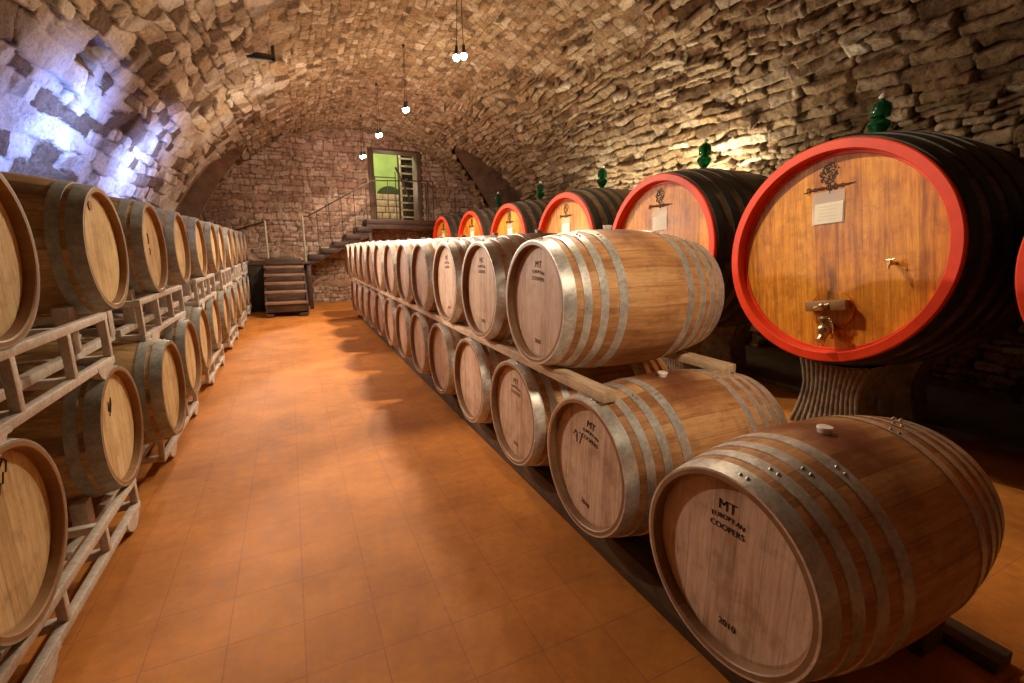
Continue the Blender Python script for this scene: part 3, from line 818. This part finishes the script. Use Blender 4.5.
for k in range(5):
    o = al if k == 0 else copy_tree(al)
    a = math.radians(CROT[k]); o.location = (XK + CL / 2 - .09, CY[k] - (CR + .012) * math.sin(a), ZK + (CR + .012) * math.cos(a))
    tag(o, 'green glass airlock standing on top of %s' % WHO[k], 'airlock', 'glass airlocks on the casks')

# ------------------------------------------------------------------ stairs and landing at the back
st = empty('staircase', (0, 11.2, 0)); tag(st, 'dark wooden staircase rising from the aisle and turning right to the doorway', 'staircase')
SO = Vector((0, 11.2, 0))
def sbox(name, a, b, mat, bev=.005, par=None):
    return MB().box(Vector(a) - SO, Vector(b) - SO, bev).build(name, mat, par or st)
def sbar(name, p, q, w, h_, mat):
    return MB().obox(Vector(p) - SO, Vector(q) - SO, w, h_, .003).build(name, mat, st)
TZ = [.30, .50, .66, .82, .98]
for k, z in enumerate(TZ):
    y = 10.2 + .22 * k; xw = .02 * k
    sbox('tread', (-.50, y, z - .045), (.27, y + .26, z), M['tread'])
    sbox('riser', (-.47, y + .225, z - .01), (.24, y + .245, z + .16), M['stair'])
sbox('riser', (-.47, 10.24, .10), (.24, 10.26, .26), M['stair'])
for x in (-.50, .25):
    m_ = MB(); m_.prism([Vector((x, 10.22, .04)) - SO, Vector((x, 10.22, .26)) - SO, Vector((x, 11.32, 1.04)) - SO, Vector((x, 11.45, 1.04)) - SO, Vector((x, 11.45, .70)) - SO, Vector((x, 10.6, .04)) - SO], (.03, 0, 0)); m_.build('stringer', M['stair'], st, smooth=False)
sbox('foot_block', (-.52, 10.2, 0), (-.36, 10.5, .07), M['stair']); sbox('foot_block', (.10, 10.2, 0), (.26, 10.5, .07), M['stair'])
sbox('landing', (-.79, 11.28, 1.0), (.42, 12.56, 1.06), M['stair'])
sbox('void_side', (-.79, 11.32, 0), (-.73, 12.5, 1.0), M['mattdark'])  # near-black panels added to paint in the dark void under the landing
sbox('void_side', (-.79, 11.30, 0), (-.50, 11.34, 1.0), M['mattdark'])
sbox('void_back', (-.60, 11.9, 0), (.40, 11.95, 1.0), M['mattdark'])
sbox('landing_leg', (.34, 11.32, 0), (.42, 11.40, 1.0), M['stair'])
ST2 = [(.42, 1.20), (.70, 1.345), (.98, 1.50), (1.26, 1.675), (1.53, 1.85)]
for x, z in ST2:
    sbox('step', (x, 11.8, z - .12), (x + .33, 12.56, z), M['stair'])
m_ = MB(); m_.prism([Vector((.40, 11.84, .94)) - SO, Vector((.40, 11.84, 1.1)) - SO, Vector((1.80, 11.84, 1.86)) - SO, Vector((1.80, 11.84, 1.62)) - SO], (0, .05, 0)); m_.build('stringer', M['stair'], st, smooth=False)
sbox('platform', (1.76, 11.8, 1.92), (3.75, 12.70, 2.03), M['stair'])
sbox('platform_beam', (1.76, 11.82, 1.80), (3.75, 11.90, 1.93), M['stair'])
for x in (1.80, 3.62): sbox('platform_leg', (x, 11.84, 0), (x + .08, 11.92, 1.85), M['stair'])
# railings
for (x, y, z0, z1, mt, r) in ((-.40, 11.33, 1.05, 1.92, 'post', .024), (.335, 11.33, 1.05, 2.05, 'post', .024)):
    MB().tube([Vector((x, y, z0)) - SO, Vector((x, y, z1)) - SO], r, 10).build('newel_post', M[mt], st)
def rod(name, p, q, r=.011): return MB().tube([Vector(p) - SO, Vector(q) - SO], r, 8).build(name, M['rail'], st)
rod('handrail', (-.40, 11.33, 1.90), (-1.02, 11.5, 1.70), .018)
rod('handrail', (.335, 11.33, 2.03), (.47, 11.83, 2.06), .016); rod('handrail', (.47, 11.83, 2.06), (1.93, 11.83, 2.92), .014)
rod('handrail', (1.93, 11.83, 2.92), (3.42, 11.83, 2.99), .014)
for x in (.66, .93, 1.21, 1.50, 1.78):
    zt = 2.06 + (x - .47) * .589
    zbb = max(z for xx, z in ST2 if xx <= x) - .01
    rod('baluster', (x, 11.83, zbb), (x, 11.83, zt), .008)
rod('baluster', (2.70, 11.83, 2.02), (2.70, 11.83, 2.955), .008); rod('baluster', (2.30, 11.83, 2.02), (2.30, 11.83, 2.937), .008)
for x in (3.28, 3.42): rod('railing_post', (x, 11.83, 2.02), (x, 11.83, 2.99), .016)
rod('railing_post', (3.42, 12.5, 2.02), (3.42, 12.5, 2.99), .014); rod('handrail', (3.42, 11.83, 2.99), (3.42, 12.5, 2.99), .014)

# ------------------------------------------------------------------ beyond the doorway
lw = empty('block_wall', (2.75, 14.9, 2.03)); tag(lw, 'low wall of pale stone blocks beyond the doorway', 'wall')
rg = random.Random(5)
m_ = MB(); m_.box((-.70, 0, 0), (.62, .30, .92)); m_.build('mortar_core', M['niche'], lw, smooth=False)
for r in range(5):
    x = -.72 - .12 * (r % 2)
    while x < .60:
        w = rg.uniform(.24, .42); x1 = min(x + w, .64)
        MB().box((max(x, -.72) + .012, -.035, .185 * r + .012), (x1 - .012, .06, .185 * r + .172), .015).build('stone_block', M['brickpale'], lw)
        x = x1
hd = MB()
arc = [Vector((-.34 + .0, 0, 0))] + [Vector((-.34 * math.cos(PI * k / 16), 0, .24 * math.sin(PI * k / 16))) for k in range(1, 16)] + [Vector((.34, 0, 0))]
hd.prism(arc, (0, .25, 0)); o = hd.build('lidded_basket', plain('dark_wicker', (.05, .06, .02), .9, 0, .4, 30, .6)); o.location = (2.95, 14.93, 2.95)
tag(o, 'dark rounded basket on top of the low block wall', 'basket')
br = empty('bottle_rack', (3.62, 14.55, 2.03)); tag(br, 'tall rack of pale cells with dark bottles at the right of the doorway', 'rack')
MB().box((-.42, .02, 0), (.55, .30, 2.1)).build('carcass', M['mattdark'], br, smooth=False)
for r in range(10): MB().box((-.42, -.03, .21 * r), (.55, .02, .21 * r + .045), .004).build('shelf', M['brickpale'], br)
for x in (-.42, .05, .5): MB().box((x, -.03, 0), (x + .05, .02, 2.1), .004).build('upright', M['brickpale'], br)
rb = MB().tube([(0, 0, 0), (.0, -.02, .16), (0, -.03, .3)], [.035, .035, .012], 10).build('wine_bottle', M['bottle'])
k = 0
for r in range(9):
    for x in (-.24, -.10, .20, .34):
        if rg.random() < .25 and k: continue
        o = rb if k == 0 else rb.copy()
        if k: COL.objects.link(o)
        k += 1
        o.rotation_euler = (PI / 2, 0, 0); o.location = (3.62 + x, 14.57, 2.03 + .21 * r + .045 + .036)
        tag(o, 'dark bottle lying in the rack beyond the doorway', 'bottle', 'bottles in the rack beyond the doorway')
ir = empty('inner_railing', (2.75, 14.3, 2.03)); tag(ir, 'thin dark stair railing in the green room beyond the doorway', 'railing')
def irod(n_, p, q, r=.012): MB().tube([p, q], r, 8).build(n_, M['rail'], ir)
irod('top_rail', (-.72, 0, 1.32), (.28, 0, 1.32), .016); irod('sloping_rail', (.28, 0, 1.62), (.68, 0, .72), .03)
irod('post', (-.32, 0, 0), (-.32, 0, 1.32)); irod('post', (.26, 0, 0), (.26, 0, 1.5))

# ------------------------------------------------------------------ pendant lamps and iron bracket
def make_lamp(zl):
    top = ZC + R - .02 - zl
    root = empty('pendant_lamp', (0, 0, 0))
    for s, dz in ((-1, 0.), (1, .035)):
        w = MB(); w.tube([(s * .045, 0, dz + .07), (s * .03, 0, top * .5), (s * .025, 0, top)], .004, 6); w.build('wire', M['wire'], root)
        h_ = MB(); h_.lathe([(dz + .12, .001), (dz + .12, .014), (dz + .07, .018), (dz + .035, .030), (dz + .028, .030), (dz + .06, .012), (dz + .06, .001)], 16, 'Z', (s * .045, 0, 0))
        hd_ = h_.build('spot_head', M['iron'], root)
        MB().ball((s * .045, 0, dz + .014), .034, (1, 1, 1.1), 14).build('bulb', M['bulb'], hd_, label='glowing bulb')
    MB().lathe([(top - .015, .001), (top - .015, .018), (top, .02), (top + .02, .02)], 16, 'Z')[0].build('ceiling_rose', M['iron'], root)
    return root
ZL = 3.30
LAMPS = [(1.80, 5.05), (1.72, 7.20), (1.64, 8.97), (1.67, 11.17)]
LLAB = ['pendant lamp with two bright bulbs, nearest and highest in the photo', 'pendant lamp with glowing bulbs, second from the viewer', 'pendant lamp with glowing bulbs, third from the viewer, left of the doorway top', 'pendant lamp with glowing bulbs, farthest and lowest, by the back wall']
lp = make_lamp(ZL); remember(lp)
for k, (x, y) in enumerate(LAMPS):
    o = lp if k == 0 else copy_tree(lp)
    o.location = (x, y, ZL); o.rotation_euler = (0, 0, math.radians((15, 60, 50, 40)[k]))
    tag(o, LLAB[k], 'lamp', 'pendant lamps under the vault')
ib = empty('iron_bracket', (-.08, 6.92, 3.66)); tag(ib, 'rusty iron bracket fixed to the stone vault', 'bracket')
MB().box((-.17, -.02, -.04), (.14, .02, -.005), .003).build('bar', M['iron'], ib)
MB().box((.10, -.02, -.04), (.14, .02, .22), .003).build('arm', M['iron'], ib)
MB().box((-.12, -.018, .0), (.11, .018, .03), .003).build('pad', M['rail'], ib)

# ------------------------------------------------------------------ light
def point(name, loc, energy, col, r=.05):
    l = bpy.data.lights.new(name, 'POINT'); l.energy = energy; l.color = col; l.shadow_soft_size = r
    o = bpy.data.objects.new(name, l); COL.objects.link(o); o.location = loc; return o
def spot(name, loc, to, energy, col, ang, r=.05, blend=.6):
    l = bpy.data.lights.new(name, 'SPOT'); l.energy = energy; l.color = col; l.shadow_soft_size = r
    l.spot_size = math.radians(ang); l.spot_blend = blend
    o = bpy.data.objects.new(name, l); COL.objects.link(o); o.location = loc
    o.rotation_euler = (Vector(to) - Vector(loc)).to_track_quat('-Z', 'Y').to_euler(); return o
WARM = (1., .80, .56)
for k, (x, y) in enumerate(LAMPS):
    spot('lamp_beam', (x, y, ZL - .08), (x, y, 0), (265, 300, 260, 90)[k], (1., .80, .55) if k < 2 else (1., .78, .60), (118, 146, 150, 150)[k], .04, (.9, .4, .3, .3)[k])
    point('lamp_glow', (x, y, ZL - .07), (28, 34, 34, 28)[k], (1., .76, .50) if k < 2 else (1., .68, .56), .05)
spot('cask_fill', (1.8, 5.7, 3.2), (3.4, 4.3, 1.6), 260, (1., .79, .52), 66, .03, .7)  # unseen spot added to brighten the second and third cask faces
spot('cask_fill', (1.85, 3.5, 3.2), (3.4, 1.9, 1.35), 260, (1., .79, .52), 56, .03, .6)  # unseen spot added to light the nearest cask face
point('aisle_fill', (.05, 4.3, 2.8), 30, (1., .80, .60), .05)  # unseen fill points added along the aisle
point('aisle_fill', (.05, 8.0, 2.8), 35, (1., .80, .60), .05)
spot('head_fill', (-.62, 4.7, 1.85), (1.06, 1.54, .8), 250, (1., .78, .60), 66, .03, .4)  # unseen spots added to light the heads right of the aisle
spot('head_fill', (-.62, 7.5, 1.85), (1.06, 4.34, .8), 210, (1., .78, .60), 68, .03, .4)
spot('head_fill', (-.62, 10.6, 1.85), (1.06, 7.5, .8), 190, (1., .78, .60), 68, .03, .4)
spot('head_fill', (1.5, 4.8, 3.0), (-.8, 2.5, 1.2), 260, (1., .80, .54), 46, .03, .8)  # unseen spot added to brighten the left barrel heads
spot('barrel_fill', (1.9, 3.0, 3.2), (1.65, .9, .5), 150, (1., .78, .52), 48, .05, .6)  # unseen narrow spot added to lift the nearest right barrels
spot('viewer_fill', (.80, -.1, 2.7), (1.65, 1.85, .85), 190, (1., .78, .54), 38, .12, .8)  # unseen fill near the viewer, added for barrel sides and hoop highlights
spot('blue_uplight', (-.98, 5.1, 2.12), (-1.9, 5.1, 2.25), 190, (.17, .30, 1.), 160, .06, 1.)
spot('blue_uplight', (-.95, 7.0, 2.15), (-1.9, 7.1, 2.4), 150, (.20, .32, 1.), 160, .06, 1.)
spot('wall_uplight', (4.75, 4.5, 1.75), (4.7, 4.6, 3.0), 200, (1., .88, .66), 150, .04)
spot('wall_uplight', (4.75, 6.2, 1.75), (4.7, 6.3, 3.0), 80, (1., .88, .66), 150, .04)
spot('wall_uplight', (4.85, 2.8, 1.75), (4.8, 2.9, 3.0), 6, (1., .82, .56), 150, .04)
point('green_room_light', (2.55, 14.4, 4.6), 110, (1., 1., .72), .1)
point('door_room_fill', (2.6, 13.5, 3.0), 26, (1., .80, .58), .1)  # unseen warm fill added for the low block wall

w = bpy.data.worlds.new('World'); SC.world = w; w.use_nodes = True
w.node_tree.nodes['Background'].inputs[0].default_value = (.01, .008, .006, 1)

# ------------------------------------------------------------------ camera
F = 461.87
cd = bpy.data.cameras.new('camera'); cd.sensor_width = 36; cd.sensor_fit = 'HORIZONTAL'; cd.lens = F / 1024 * 36; cd.clip_start = .02
cam = bpy.data.objects.new('camera', cd); COL.objects.link(cam)
cam.location = (0, 0, 1.386); cam.rotation_euler = (math.radians(90 - 11.623), 0, math.radians(-25.424))
SC.camera = cam
SC.view_settings.view_transform = 'Standard'; SC.view_settings.look = 'None'; SC.view_settings.gamma = 1; SC.view_settings.use_curve_mapping = False
SC.view_settings.exposure = 0.
